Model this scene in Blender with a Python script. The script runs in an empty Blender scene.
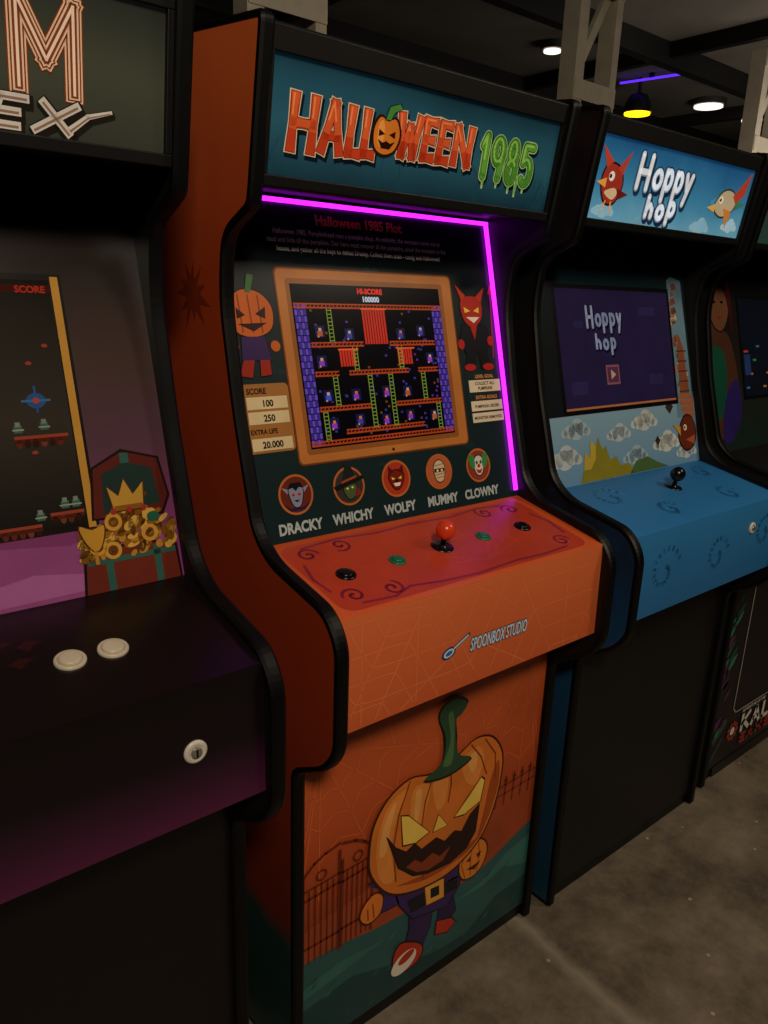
import bpy, math, random
from mathutils import Vector, Matrix
random.seed(7)
S=bpy.context.scene
S.view_settings.view_transform='Standard'
COL=S.collection
# ------------------------------------------------------------ materials
def lin(h):
    r=[]
    for i in (0,2,4):
        c=int(h[i:i+2],16)/255
        r.append(c/12.92 if c<=.04045 else ((c+.055)/1.055)**2.4)
    return (*r,1)
_m={}
def m(h,r=.42,e=0,metal=0,nz=.10,name=None,sc=14,spec=.5):
    k=(h,r,e,metal,nz,spec)
    if k in _m: return _m[k]
    M=bpy.data.materials.new(name or 'paint_'+h); M.use_nodes=True
    nt=M.node_tree; b=nt.nodes['Principled BSDF']
    c=lin(h)
    n=nt.nodes.new('ShaderNodeTexNoise'); n.inputs['Scale'].default_value=sc; n.inputs['Detail'].default_value=4
    tc=nt.nodes.new('ShaderNodeTexCoord'); nt.links.new(tc.outputs['Object'],n.inputs['Vector'])
    rp=nt.nodes.new('ShaderNodeValToRGB')
    rp.color_ramp.elements[0].position=.3; rp.color_ramp.elements[1].position=.7
    rp.color_ramp.elements[0].color=tuple(x*(1-nz) for x in c[:3])+(1,)
    rp.color_ramp.elements[1].color=tuple(min(1,x*(1+nz)) for x in c[:3])+(1,)
    nt.links.new(n.outputs['Fac'],rp.inputs['Fac']); nt.links.new(rp.outputs['Color'],b.inputs['Base Color'])
    b.inputs['Roughness'].default_value=r; b.inputs['Metallic'].default_value=metal
    b.inputs['Specular IOR Level'].default_value=spec
    if e:
        nt.links.new(rp.outputs['Color'],b.inputs['Emission Color']); b.inputs['Emission Strength'].default_value=e
    _m[k]=M; return M
def grad(name,stops,axis,v0,v1,r=.4,e=0,nz=0.0,sc=4,spec=.5):
    M=bpy.data.materials.new(name); M.use_nodes=True
    nt=M.node_tree; b=nt.nodes['Principled BSDF']
    tc=nt.nodes.new('ShaderNodeTexCoord'); sp=nt.nodes.new('ShaderNodeSeparateXYZ')
    nt.links.new(tc.outputs['Object'],sp.inputs[0])
    mr=nt.nodes.new('ShaderNodeMapRange'); mr.inputs['From Min'].default_value=v0; mr.inputs['From Max'].default_value=v1
    nt.links.new(sp.outputs['XYZ'.index(axis)],mr.inputs['Value'])
    n=nt.nodes.new('ShaderNodeTexNoise'); n.inputs['Scale'].default_value=sc; n.inputs['Detail'].default_value=5
    nt.links.new(tc.outputs['Object'],n.inputs['Vector'])
    ma=nt.nodes.new('ShaderNodeMath'); ma.operation='MULTIPLY_ADD'; ma.inputs[1].default_value=nz; 
    nt.links.new(n.outputs['Fac'],ma.inputs[0]); nt.links.new(mr.outputs[0],ma.inputs[2])
    sb=nt.nodes.new('ShaderNodeMath'); sb.operation='SUBTRACT'; sb.inputs[1].default_value=nz*.5
    nt.links.new(ma.outputs[0],sb.inputs[0])
    rp=nt.nodes.new('ShaderNodeValToRGB'); el=rp.color_ramp.elements
    while len(el)<len(stops): el.new(.5)
    for E,(p,h) in zip(el,stops): E.position=p; E.color=lin(h)
    nt.links.new(sb.outputs[0],rp.inputs['Fac']); nt.links.new(rp.outputs['Color'],b.inputs['Base Color'])
    b.inputs['Roughness'].default_value=r
    b.inputs['Specular IOR Level'].default_value=spec
    if e: nt.links.new(rp.outputs['Color'],b.inputs['Emission Color']); b.inputs['Emission Strength'].default_value=e
    return M
def emis(name,h,s):
    M=bpy.data.materials.new(name); M.use_nodes=True
    b=M.node_tree.nodes['Principled BSDF']; b.inputs['Base Color'].default_value=lin(h)
    b.inputs['Emission Color'].default_value=lin(h); b.inputs['Emission Strength'].default_value=s
    return M
BLACK=m('090809',.5,name='black_laminate',nz=.15,spec=.35)
RUB=m('030303',.45,name='black_t_molding',spec=.28)
PLA=m('080808',.25,name='black_plastic')
# ------------------------------------------------------------ mesh helpers
def mk(name,verts,faces,mats,parent=None,idx=None,smooth=False):
    me=bpy.data.meshes.new(name); me.from_pydata([tuple(v) for v in verts],[],faces)
    for x in (mats if isinstance(mats,list) else [mats]): me.materials.append(x)
    if idx:
        for p,i in zip(me.polygons,idx): p.material_index=i
    if smooth:
        for p in me.polygons: p.use_smooth=True
    me.update()
    o=bpy.data.objects.new(name,me); COL.objects.link(o)
    if parent: o.parent=parent
    return o
def prism(name,pts,x0,x1,mat,parent=None):
    n=len(pts)
    V=[(x0,y,z) for y,z in pts]+[(x1,y,z) for y,z in pts]
    F=[list(range(n))[::-1],list(range(n,2*n))]+[[i,(i+1)%n,n+(i+1)%n,n+i] for i in range(n)]
    return mk(name,V,F,mat,parent)
def box(name,a,b,mat,parent=None):
    return prism(name,[(a[1],a[2]),(b[1],a[2]),(b[1],b[2]),(a[1],b[2])],a[0],b[0],mat,parent)
def fillet(P,n=6):
    out=[];N=len(P)
    for i in range(N):
        p=Vector(P[i][:2]);r=P[i][2]
        if r<=0: out.append(tuple(p));continue
        a=Vector(P[i-1][:2]);c=Vector(P[(i+1)%N][:2])
        da=(a-p).normalized();dc=(c-p).normalized()
        d=min(r,(a-p).length*.48,(c-p).length*.48)
        A=p+da*d;C=p+dc*d
        for k in range(n+1):
            t=k/n; q=A*(1-t)**2+p*2*t*(1-t)+C*t*t; out.append(tuple(q))
    return out
def sweep(name,prof,xc,mat,parent,hw=.0105,inn=.0065,outw=.004):
    n=len(prof); sec=[(-hw,-inn),(-hw,outw*.2),(-hw*.6,outw),(hw*.6,outw),(hw,outw*.2),(hw,-inn)]
    area=sum(prof[i][0]*prof[(i+1)%n][1]-prof[(i+1)%n][0]*prof[i][1] for i in range(n))
    sg=1 if area>0 else -1
    V=[];F=[]
    for i in range(n):
        a=Vector(prof[i-1]);p=Vector(prof[i]);c=Vector(prof[(i+1)%n])
        t=((p-a).normalized()+(c-p).normalized()).normalized()
        nn=Vector((t.y,-t.x))*sg
        for (x,o) in sec: V.append((xc+x,p.x+nn.x*o,p.y+nn.y*o))
    k=len(sec)
    for i in range(n):
        j=(i+1)%n
        for s in range(k): F.append([i*k+s,i*k+(s+1)%k,j*k+(s+1)%k,j*k+s])
    return mk(name,V,F,mat,parent,smooth=False)
class Panel:
    def __init__(s,p0,p1):
        s.O=Vector((0,p0[0],p0[1])); d=Vector((0,p1[0]-p0[0],p1[1]-p0[1])); s.L=d.length*1000
        s.V=d.normalized(); s.N=Vector((0,-s.V.z,s.V.y))
    def w(s,a,b,h=0): return s.O+Vector((a/1000,0,0))+s.V*(b/1000)+s.N*(h/1000)
LP=Panel((.895,0),(.895,1));FB=Panel((.79,.77),(.794,.954));DK=Panel((.794,.954),(1.016,1.0))
BZ=Panel((1.015,1.0),(1.16,1.547));MQ=Panel((1.005,1.557),(.982,1.707))
def rg(cx,cy,rx,ry,a0=0,a1=360,n=14):
    P=[(cx+rx*math.cos(math.radians(a0+(a1-a0)*i/n)),cy+ry*math.sin(math.radians(a0+(a1-a0)*i/n))) for i in range(n+1)]
    return [(*P[i],*P[i+1]) for i in range(n)]
GL={'H':[(0,0,0,1),(1,0,1,1),(0,.5,1,.5)],'A':[(0,0,.5,1),(1,0,.5,1),(.2,.32,.8,.32)],'L':[(0,0,0,1),(0,0,1,0)],
'O':rg(.5,.5,.5,.5),'W':[(0,1,.2,0),(.2,0,.5,.75),(.5,.75,.8,0),(.8,0,1,1)],
'E':[(0,0,0,1),(0,0,1,0),(0,.5,.85,.5),(0,1,1,1)],'N':[(0,0,0,1),(0,1,1,0),(1,0,1,1)],'U':[(0,1,0,0),(0,0,1,0),(1,0,1,1)],
'M':[(0,0,0,1),(0,1,.5,.35),(.5,.35,1,1),(1,1,1,0)],'X':[(0,0,1,1),(0,1,1,0)],'K':[(0,0,0,1),(0,.45,1,1),(.25,.55,1,0)],'I':[(.5,0,.5,1)],
'1':[(.5,0,.5,1),(.5,1,.0,.75)],'9':rg(.5,.7,.5,.3)+[(1,.7,.75,0)],'8':rg(.5,.75,.42,.25)+rg(.5,.26,.5,.26),
'5':[(1,1,.1,1),(.1,1,0,.55)]+rg(.45,.32,.55,.32,130,-140,12),
'o':rg(.5,.5,.5,.5),'p':rg(.5,.5,.5,.5)+[(0,1,0,-.7)],'y':[(0,1,.5,.05),(1,1,.3,-.7)],'h':[(0,0,0,1.7),(0,.65,.5,1),(.5,1,1,.65),(1,.65,1,0)]}
class Art:
    def __init__(s,panel,name,parent,step=.25):
        s.P=panel;s.n=name;s.par=parent;s.V=[];s.F=[];s.I=[];s.M=[];s.step=step
        s.r=.42;s.e=0
    def mi(s,c):
        mat=m(c,s.r,s.e) if isinstance(c,str) else c
        if mat not in s.M: s.M.append(mat)
        return s.M.index(mat)
    def p(s,pts,c,l=1):
        k=len(s.V); s.V+=[s.P.w(a,b,l*s.step) for a,b in pts]; s.F.append(list(range(k,k+len(pts)))); s.I.append(s.mi(c))
    def r4(s,a0,b0,a1,b1,c,l=1): s.p([(a0,b0),(a1,b0),(a1,b1),(a0,b1)],c,l)
    def rr(s,x0,y0,x1,y1,r,c,l=1):
        P=[]
        for cx,cy,a in ((x1-r,y1-r,0),(x0+r,y1-r,90),(x0+r,y0+r,180),(x1-r,y0+r,270)):
            for k in range(7):
                t=math.radians(a+15*k); P.append((cx+r*math.cos(t),cy+r*math.sin(t)))
        s.p(P,c,l)
    def el(s,x,y,rx,ry,c,l=1,n=28,rot=0):
        cr,sr=math.cos(math.radians(rot)),math.sin(math.radians(rot)); P=[]
        for i in range(n):
            t=2*math.pi*i/n; u,v=rx*math.cos(t),ry*math.sin(t); P.append((x+u*cr-v*sr,y+u*sr+v*cr))
        s.p(P,c,l)
    def ring(s,x,y,r0,r1,c,l=1,n=32):
        for i in range(n):
            t,u=2*math.pi*i/n,2*math.pi*(i+1)/n
            s.p([(x+r0*math.cos(t),y+r0*math.sin(t)),(x+r1*math.cos(t),y+r1*math.sin(t)),(x+r1*math.cos(u),y+r1*math.sin(u)),(x+r0*math.cos(u),y+r0*math.sin(u))],c,l)
    def out(s,pts,c,oc,l=1,g=3):
        cx=sum(p[0] for p in pts)/len(pts);cy=sum(p[1] for p in pts)/len(pts)
        def o(p):
            d=math.hypot(p[0]-cx,p[1]-cy) or 1
            return (p[0]+(p[0]-cx)/d*g,p[1]+(p[1]-cy)/d*g)
        s.p([o(p) for p in pts],oc,l); s.p(pts,c,l+1)
    def sm(s,pts,n=4):
        N=len(pts);R=[]
        for i in range(N):
            p0,p1,p2,p3=pts[i-1],pts[i],pts[(i+1)%N],pts[(i+2)%N]
            for k in range(n):
                t=k/n
                R.append(tuple(.5*(2*p1[j]+(p2[j]-p0[j])*t+(2*p0[j]-5*p1[j]+4*p2[j]-p3[j])*t*t+(3*p1[j]-p0[j]-3*p2[j]+p3[j])*t**3) for j in (0,1)))
        return R
    def ln(s,pts,th,c,l=1,taper=False):
        n=len(pts)
        for i in range(n-1):
            (x0,y0),(x1,y1)=pts[i],pts[i+1]; d=math.hypot(x1-x0,y1-y0) or 1; nx,ny=-(y1-y0)/d,(x1-x0)/d
            ex,ey=(x1-x0)/d*th*.3,(y1-y0)/d*th*.3
            t0=th/2*(1-(i/n)*.8 if taper else 1); t1=th/2*(1-((i+1)/n)*.8 if taper else 1)
            s.p([(x0-ex+nx*t0,y0-ey+ny*t0),(x0-ex-nx*t0,y0-ey-ny*t0),(x1+ex-nx*t1,y1+ey-ny*t1),(x1+ex+nx*t1,y1+ey+ny*t1)],c,l)
    def spiral(s,x,y,r,turns,th,c,l=1,a0=0,d=1):
        n=int(18*turns); s.ln([(x+r*(1-.85*i/n)*math.cos(a0+d*2*math.pi*turns*i/n),y+r*(1-.85*i/n)*math.sin(a0+d*2*math.pi*turns*i/n)) for i in range(n+1)],th,c,l)
    def letter(s,ch,x,y,w,h,th,c,l=1,sh=0,dx=0,dy=0,ext=.42,rnd=False,flare=0,y0=-9):
        for (a,b,cx,cy) in GL[ch]:
            if max(b,cy)<y0: continue
            if b<y0 and cy!=b: a=a+(cx-a)*(y0-b)/(cy-b);b=y0
            if cy<y0 and cy!=b: cx=a+(cx-a)*(y0-b)/(cy-b);cy=y0
            A=(x+a*w+b*h*sh+dx,y+b*h+dy);B=(x+cx*w+cy*h*sh+dx,y+cy*h+dy)
            d=math.hypot(B[0]-A[0],B[1]-A[1]) or 1;ux,uy=(B[0]-A[0])/d,(B[1]-A[1])/d;e=0 if rnd else th*ext
            nx,ny=-uy*th/2,ux*th/2; f=1+flare; g=1-flare
            mx,my=(A[0]+B[0])/2,(A[1]+B[1])/2
            s.p([(A[0]-ux*e+nx*f,A[1]-uy*e+ny*f),(A[0]-ux*e-nx*f,A[1]-uy*e-ny*f),(mx-nx*g,my-ny*g),(B[0]+ux*e-nx*f,B[1]+uy*e-ny*f),(B[0]+ux*e+nx*f,B[1]+uy*e+ny*f),(mx+nx*g,my+ny*g)],c,l)
            if rnd: s.el(A[0],A[1],th/2,th/2,c,l,n=12);s.el(B[0],B[1],th/2,th/2,c,l,n=12)
    def text(s,t,x,y,size,c,l=1,bold=0,sx=1,align='LEFT',shear=0):
        cu=bpy.data.curves.new('tmp','FONT');cu.body=t;cu.size=size;cu.offset=bold;cu.align_x=align;cu.shear=shear;cu.resolution_u=3
        o=bpy.data.objects.new('tmp',cu);COL.objects.link(o);bpy.context.view_layer.update()
        me=bpy.data.meshes.new_from_object(o.evaluated_get(bpy.context.evaluated_depsgraph_get()))
        k=len(s.V);i=s.mi(c)
        s.V+=[s.P.w(x+v.co.x*sx,y+v.co.y,l*s.step) for v in me.vertices]
        for p in me.polygons: s.F.append([k+q for q in p.vertices]);s.I.append(i)
        bpy.data.objects.remove(o);bpy.data.curves.remove(cu);bpy.data.meshes.remove(me)
    def done(s): return mk(s.n,s.V,s.F,s.M,s.par,s.I)
def pbox(name,P,a0,b0,a1,b1,h0,h1,mat,par,bev=0):
    V=[P.w(a,b,h) for h in (h0,h1) for a,b in ((a0,b0),(a1,b0),(a1,b1),(a0,b1))]
    F=[[3,2,1,0],[4,5,6,7],[0,1,5,4],[1,2,6,5],[2,3,7,6],[3,0,4,7]]
    o=mk(name,V,F,mat,par)
    if bev:
        b=o.modifiers.new('b','BEVEL');b.width=bev/1000;b.segments=2
    return o
def lathe(name,P,a,b,prof,mat,par,n=36):
    V=[];F=[]
    for r,h in prof:
        for i in range(n):
            t=2*math.pi*i/n; V.append(P.w(a+r*math.cos(t),b+r*math.sin(t),h))
    for j in range(len(prof)-1):
        for i in range(n): F.append([j*n+i,j*n+(i+1)%n,(j+1)*n+(i+1)%n,(j+1)*n+i])
    F.append(list(range((len(prof)-1)*n,len(prof)*n)))
    return mk(name,V,F,mat,par,smooth=True)
def button(P,a,b,rim,cap,par,R=16.5,i=1):
    lathe('button_rim_%d'%i,P,a,b,[(R,0),(R,2.2),(R-1,3.6),(R-3,4),(R-4.2,3.4),(R-4.5,1.5)],rim,par)
    lathe('button_cap_%d'%i,P,a,b,[(R-5,0),(R-5,5),(R-6,6.4),(R-8,7),(.5,6.6)],cap,par)
def joystick(P,a,b,ball,par):
    lathe('joystick_washer',P,a,b,[(21,.3),(21,1.5),(19,2.6),(8,3),(7,5),(5,6)],PLA,par)
    lathe('joystick_shaft',P,a,b,[(4.6,2),(4.6,30)],m('1a1a1a',.2,metal=1),par,n=20)
    pr=[(17.5*math.sin(math.pi*k/16),34-17.5*math.cos(math.pi*k/16)) for k in range(1,16)]
    lathe('joystick_ball',P,a,b,pr,ball,par)
def lock(P,a,b,par,R=16):
    W=m('cfc6b8',.35)
    lathe('lock_rosette',P,a,b,[(R,0),(R,2),(R-2,3.4),(R-5,3.8),(R-6,3)],W,par)
    lathe('lock_cylinder',P,a,b,[(R-8,2.5),(R-8,5.5),(R-9,6),(.5,6)],m('9a948a',.3,metal=.6),par)
    pbox('lock_keyhole',P,a-1.2,b-5,a+1.2,b+5,6,6.6,PLA,par)
# ------------------------------------------------------------ cabinet body
PROF=fillet([(.885,.004,.004),(.885,.665,.02),(.80,.715,.03),(.772,.757,.02),(.772,.925,.03),(.805,.968,.03),(.955,.998,.03),(1.002,1.035,.04),
 (1.056,1.215,.03),(1.092,1.385,.05),(1.080,1.478,.03),(1.004,1.512,.03),(.998,1.535,.02),(.962,1.742,.012),(1.50,1.80,.03),(1.56,1.72,.03),(1.56,.004,.004)])
def cabinet(ox,oy,side,boxmat,deckmat,lowmat,bezmat,mqmat):
    E=bpy.data.objects.new('arcade_cabinet',None);COL.objects.link(E);E.location=(.5835+ox,oy,0)
    for nm,x0,x1 in (('left',-.0185,0),('right',.62,.6385)):
        prism('side_panel_'+nm,PROF,x0,x1,BLACK,E)
        sweep('t_molding_'+nm,PROF,(x0+x1)/2,RUB,E)
        xs=x0-.0006 if nm=='left' else x1+.0006
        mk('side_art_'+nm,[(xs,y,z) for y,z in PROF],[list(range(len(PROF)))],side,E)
    box('kick_plate',(0,.899,.0),(.62,.915,.05),BLACK,E)
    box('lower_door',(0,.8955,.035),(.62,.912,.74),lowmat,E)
    prism('control_box',[(.790,.77),(.794,.954),(1.016,1.0),(1.04,1.0),(1.04,.93),(.93,.72),(.897,.72),(.80,.768)],0,.62,boxmat,E)
    mk('control_deck',[DK.w(0,0,.15),DK.w(620,0,.15),DK.w(620,DK.L,.15),DK.w(0,DK.L,.15)],[[0,1,2,3]],deckmat,E)
    prism('screen_bezel_board',[(1.015,1.0),(1.16,1.547),(1.175,1.547),(1.03,1.0)],0,.62,bezmat,E)
    prism('marquee_housing',[(1.0084,1.542),(.977,1.74),(1.17,1.752),(1.17,1.552),(1.03,1.552),(1.03,1.542)],0,.62,BLACK,E)
    pbox('marquee_frame_top',MQ,0,151,620,182,0,7,BLACK,E,1.5);pbox('marquee_frame_bottom',MQ,0,-15,620,0,0,7,BLACK,E,1.5)
    pbox('marquee_frame_left',MQ,0,0,9,151,0,7,BLACK,E,1);pbox('marquee_frame_right',MQ,611,0,620,151,0,7,BLACK,E,1)
    prism('top_board',[(1.17,1.74),(1.17,1.752),(1.50,1.785),(1.50,1.765)],0,.62,BLACK,E)
    box('back_board',(0,1.52,.02),(.62,1.54,1.76),BLACK,E);box('base_board',(0,.915,.03),(.62,1.52,.05),BLACK,E)
    mk('marquee_sheet',[MQ.w(9,0,.1),MQ.w(611,0,.1),MQ.w(611,151,.1),MQ.w(9,151,.1)],[[0,1,2,3]],mqmat,E)
    return E
# ============================================================ PUMPKIN CABINET
sideO=grad('side_art_orange_shaded',[(0,'14302e'),(.16,'1d3a36'),(.2,'74280f'),(.5,'9c3514'),(.8,'b04119'),(1,'d2622f')],'Z',0,1.75,.45,nz=.16,sc=6)  # darker mid orange has shadow painted in; the teal base is print
boxO=grad('orange_box_art',[(0,'c65a2c'),(1,'e07040')],'Z',.75,.96,.42,nz=.3,sc=6)
deckO=grad('orange_deck_art',[(0,'d9602c'),(1,'c64f22')],'Y',.78,1.02,.33,nz=.2)
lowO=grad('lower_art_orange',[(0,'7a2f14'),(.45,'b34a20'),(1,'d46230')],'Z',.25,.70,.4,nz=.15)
bezD=grad('bezel_art_dark',[(0,'16282b'),(.5,'17292c'),(1,'0e0f14')],'Z',1.0,1.52,.3,nz=.25,sc=5)
mqT=grad('marquee_art_teal',[(0,'173646'),(.45,'2c6074'),(.75,'245468'),(1,'143442')],'Z',1.55,1.71,.3,e=.12,nz=.35,sc=5)
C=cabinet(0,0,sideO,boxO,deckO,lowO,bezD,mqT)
A=Art(LP,'lower_panel_art',C);A.r=.4
web='da6e3a'
for (cx,cy,R) in ((40,700,1),(560,700,1)):
    for j in range(9):
        t=math.radians(180+j*22.5)
        e=(cx+330*math.cos(t),max(330,cy+330*math.sin(t)))
        e=(min(618,max(2,e[0])),e[1]); A.ln([(cx,cy-30),e],1.6,web,1)
    for rr in (60,115,175,240):
        pts=[]
        for j in range(9):
            t=math.radians(180+j*22.5)
            for q,f in ((0,1),(11.25,.88)):
                tt=t+math.radians(q); x,y=cx+rr*f*math.cos(tt),cy-10+rr*f*math.sin(tt)
                if 2<x<618 and y<690: pts.append((x,y))
        A.ln(pts,1.6,web,1)
A.p([(0,200),(620,200),(620,404),(575,406),(520,402),(470,388),(420,362),(340,330),(200,340),(100,330),(0,318)],'a04420',2)
A.p([(0,36),(620,36),(620,268),(560,248),(500,226),(433,206),(360,212),(289,221),(173,230),(89,245),(0,250)],'2c5856',3)
A.p([(0,36),(620,36),(620,120),(520,110),(430,60),(330,70),(200,120),(120,150),(0,140)],'1b4042',4)
A.p([(620,150),(620,230),(540,215),(470,180),(380,170),(470,165),(540,180)],'386c66',4)
A.p([(0,190),(90,205),(200,190),(120,180),(0,165)],'366862',4)
for i in range(64):
    x=random.uniform(6,590);y=random.uniform(50,215);w=random.uniform(8,30)
    A.p([(x,y),(x+w*.4,y+w*.12),(x+w,y+w*.5),(x+w*.5,y-w*.02)],random.choice(['1a4444','38706a','225452']),5)
for x in range(440,620,26):
    h=352+ (x-440)*.03; A.ln([(x,h),(x+3,h+58)],5,'7a2a12',5); A.p([(x-3,h+56),(x+9,h+56),(x+3,h+72)],'7a2a12',5)
A.ln([(430,378),(620,384)],4,'7a2a12',5);A.ln([(430,398),(620,406)],4,'7a2a12',5)
g='6c220e'
for x0,x1,yt in ((6,84,455),(90,160,452)):
    A.ln([(x0,240),(x0,yt-20)],7,g,5);A.ln([(x1,238),(x1,yt)],7,g,5)
    A.ln([(x0,yt-20),(x0+(x1-x0)*.3,yt),(x0+(x1-x0)*.6,yt+10),(x1,yt+16)] if x0<50 else [(x0,yt+16),(x0+(x1-x0)*.4,yt+8),(x0+(x1-x0)*.7,yt-4),(x1,yt-24)],6,g,5)
    A.ln([(x0,280),(x1,278)],5,g,5);A.ln([(x0,385),(x1,388)],5,g,5);A.ln([(x0,405),(x1,408)],4,g,5)
    for k in range(1,6):
        x=x0+(x1-x0)*k/6; A.ln([(x,242),(x,398+8*math.sin(k/6*3.1))],3.4,g,5)
    A.ring((x0+x1)/2,424,8,12,g,5)
A.out([(256,240),(325,235),(318,150),(298,108),(246,120),(262,180)],'32204e','140c1c',6,4)
A.out([(322,240),(372,225),(392,150),(372,132),(338,146),(344,185)],'2a1a42','140c1c',6,4)
A.out([(338,150),(380,134),(392,118),(372,104),(336,118)],'b5301c','2a0c0c',8,4)
A.out(A.sm([(222,128),(240,152),(288,124),(300,98),(284,78),(252,76),(226,92)]),'b8341c','2a0c0c',8,4)
A.el(250,100,34,24,'e8dccb',10,rot=18);A.el(256,110,22,11,'b8341c',11,rot=18)
A.out(A.sm([(190,330),(150,345),(196,296),(140,270),(200,268),(250,300)]),'3b2160','150c20',6,3)
A.out(A.sm([(262,306),(205,318),(160,306),(152,276),(188,262),(252,262)]),'3d2566','150c20',7,3)
A.out([(205,332),(262,308),(367,284),(402,262),(396,209),(362,176),(268,200),(232,252)],'38245c','150c20',8,4)
A.p([(300,296),(330,290),(318,215),(292,222)],'4c327c',10)
A.p([(250,252),(390,238),(392,206),(262,216)],'15101c',11)
A.out([(296,262),(348,254),(352,206),(304,212)],'e8a03c','5a2c08',12,4);A.p([(312,248),(336,244),(338,220),(314,223)],'15101c',14)
A.out(A.sm([(140,300),(166,316),(186,298),(180,264),(152,256),(134,276)]),'e07828','3a1408',10,4)
A.ln([(150,290),(152,264)],3,'8a3a10',12);A.ln([(162,296),(166,262)],3,'8a3a10',12)
A.out(A.sm([(340,300),(400,290),(420,262),(400,236),(350,246)]),'38245c','150c20',10,3)
A.out(A.sm([(398,282),(424,302),(456,296),(474,268),(466,232),(440,214),(408,220),(394,248)]),'e0822a','3a1408',12,4)
for q in (-22,-6,12): A.ln([(434+q,296),(434+q*1.6,258),(434+q,220)],2.6,'a84a12',14)
A.p([(430,298),(440,298),(446,318),(436,320)],'2f5a2e',14)
A.p([(412,262),(426,270),(424,256)],'5a1c08',14);A.p([(442,266),(458,268),(448,252)],'5a1c08',14);A.p([(414,240),(458,242),(440,228)],'5a1c08',14)
head=A.sm([(158,362),(150,410),(158,470),(190,515),(240,536),(290,524),(330,522),(372,540),(415,556),(462,540),(495,490),(496,425),(480,360),(450,308),(400,275),(340,262),(262,272),(200,302)])
A.out(head,'d87428','3c1608',16,5)
for pts in ([(168,372),(166,440),(190,500),(232,518),(212,470),(200,400),(212,330),(186,330)],[(250,510),(292,502),(282,440),(262,402),(246,440)],[(378,520),(420,538),(440,500),(420,450),(390,470)],[(300,508),(340,505),(334,440),(312,440)]):
    A.p(A.sm(pts),'e68c3c',18)
for pts in ([(172,400),(176,450),(194,490),(208,500),(196,450),(188,400)],[(256,500),(272,498),(268,450),(256,430)],[(392,516),(414,528),(420,500),(408,480)]):
    A.p(A.sm(pts),'f2a658',19)
A.p(A.sm([(486,480),(492,420),(470,350),(440,305),(455,380),(466,440)]),'a84a1a',18)
A.p(A.sm([(220,306),(300,280),(400,285),(440,310),(340,292),(260,300)]),'a84a1a',18)
for pts in ([(240,532),(216,470),(206,400),(216,320)],[(300,524),(282,470),(276,420)],[(345,524),(350,480),(345,440)],[(400,548),(430,510),(452,460)],[(290,285),(286,300)],[(440,546),(474,500),(480,440)]):
    A.ln(pts,3.5,'8a3a14',19)
A.out([(222,464),(240,456),(296,394),(262,386),(230,396)],'f8cc58','4a1a08',20,4)
A.out([(366,396),(394,390),(438,402),(446,448),(436,458),(400,425)],'f8cc58','4a1a08',20,4)
A.out([(320,422),(346,386),(308,388)],'f0c050','4a1a08',20,3)
A.out([(188,436),(212,400),(240,376),(262,384),(280,362),(318,368),(340,350),(366,362),(388,350),(410,382),(436,396),(430,330),(405,300),(361,288),(300,296),(262,310),(222,348)],'2a0f0a','160604',20,3)
A.p([(240,340),(262,346),(280,330),(310,338),(330,320),(360,330),(340,305),(300,302),(268,314)],'8a3a16',22)
A.out(A.sm([(276,520),(318,540),(326,590),(306,640),(318,664),(352,668),(378,650),(366,632),(350,622),(354,575),(366,540),(400,520),(340,506)]),'2c4a32','0f1c12',22,5)
A.p(A.sm([(322,534),(338,580),(328,640),(342,640),(348,580),(346,530)]),'4a7044',24)
A.p([(0,36),(5,36),(5,700),(0,700)],'120a08',26);A.p([(615,36),(620,36),(620,700),(615,700)],'120a08',26)
A.done()
A=Art(FB,'control_front_art',C)
wl='e27c48'
for cx,cy in ((150,250),(520,-60),(40,-40)):
    for j in range(12):
        t=j*math.pi/6; P=[]
        for q in range(0,30):
            x,y=cx+q*9*math.cos(t),cy+q*9*math.sin(t)
            if 2<x<618 and 2<y<182:P.append((x,y))
        if len(P)>1:A.ln([P[0],P[-1]],1.5,wl,1)
    for rr in (80,130,180,240):
        P=[]
        for j in range(73):
            t=j*math.pi/36; f=1-.12*abs(math.sin(3*t)); x,y=cx+rr*f*math.cos(t),cy+rr*f*math.sin(t)
            if 2<x<618 and 2<y<182:P.append((x,y))
            else:
                if len(P)>1:A.ln(P,1.5,wl,1)
                P=[]
        if len(P)>1:A.ln(P,1.5,wl,1)
A.el(219,72,16,10,'18305a',2,rot=15);A.el(219,72,12,7,'c8d8e8',3,rot=15);A.el(219,72,8,4,'2c66b0',4,rot=15)
A.ln([(229,77),(264,94)],7,'18305a',2);A.ln([(231,78),(262,93)],3.5,'c8d8e8',3)
A.text('SPOONBOX STUDIO',268,62,32,'1c2c50',2,bold=2.6,sx=.475,shear=.2)
A.text('SPOONBOX STUDIO',268,62,32,'c0d8ea',3,bold=.8,sx=.475,shear=.2)
A.done()
A=Art(DK,'control_deck_art',C);A.r=.33
A.rr(20,12,595,212,26,'bb3d22',2)
sw='8a1f38'
for x,y,a,d in ((60,176,0,1),(60,48,3.1,-1),(548,180,3.1,-1),(548,44,0,1),(130,42,1,-1),(480,188,2,1),(130,186,4,1)):
    A.spiral(x,y,20,1.3,5,sw,3,a,d)
A.ln([(60,26),(120,20),(160,34),(220,24),(300,18),(400,24),(470,20),(540,24)],4.5,sw,3)
A.ln([(60,198),(140,206),(220,198),(300,204),(400,198),(480,208),(540,200)],4.5,sw,3)
A.ln([(32,70),(26,110),(36,150)],5,sw,3);A.ln([(580,66),(588,110),(576,150)],5,sw,3)
for j in range(10):
    t=j*math.pi/5+.2;A.ln([(360+20*math.cos(t),60+20*math.sin(t)*.6),(360+130*math.cos(t),112+70*math.sin(t))],1.3,'cc5030',3)
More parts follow.
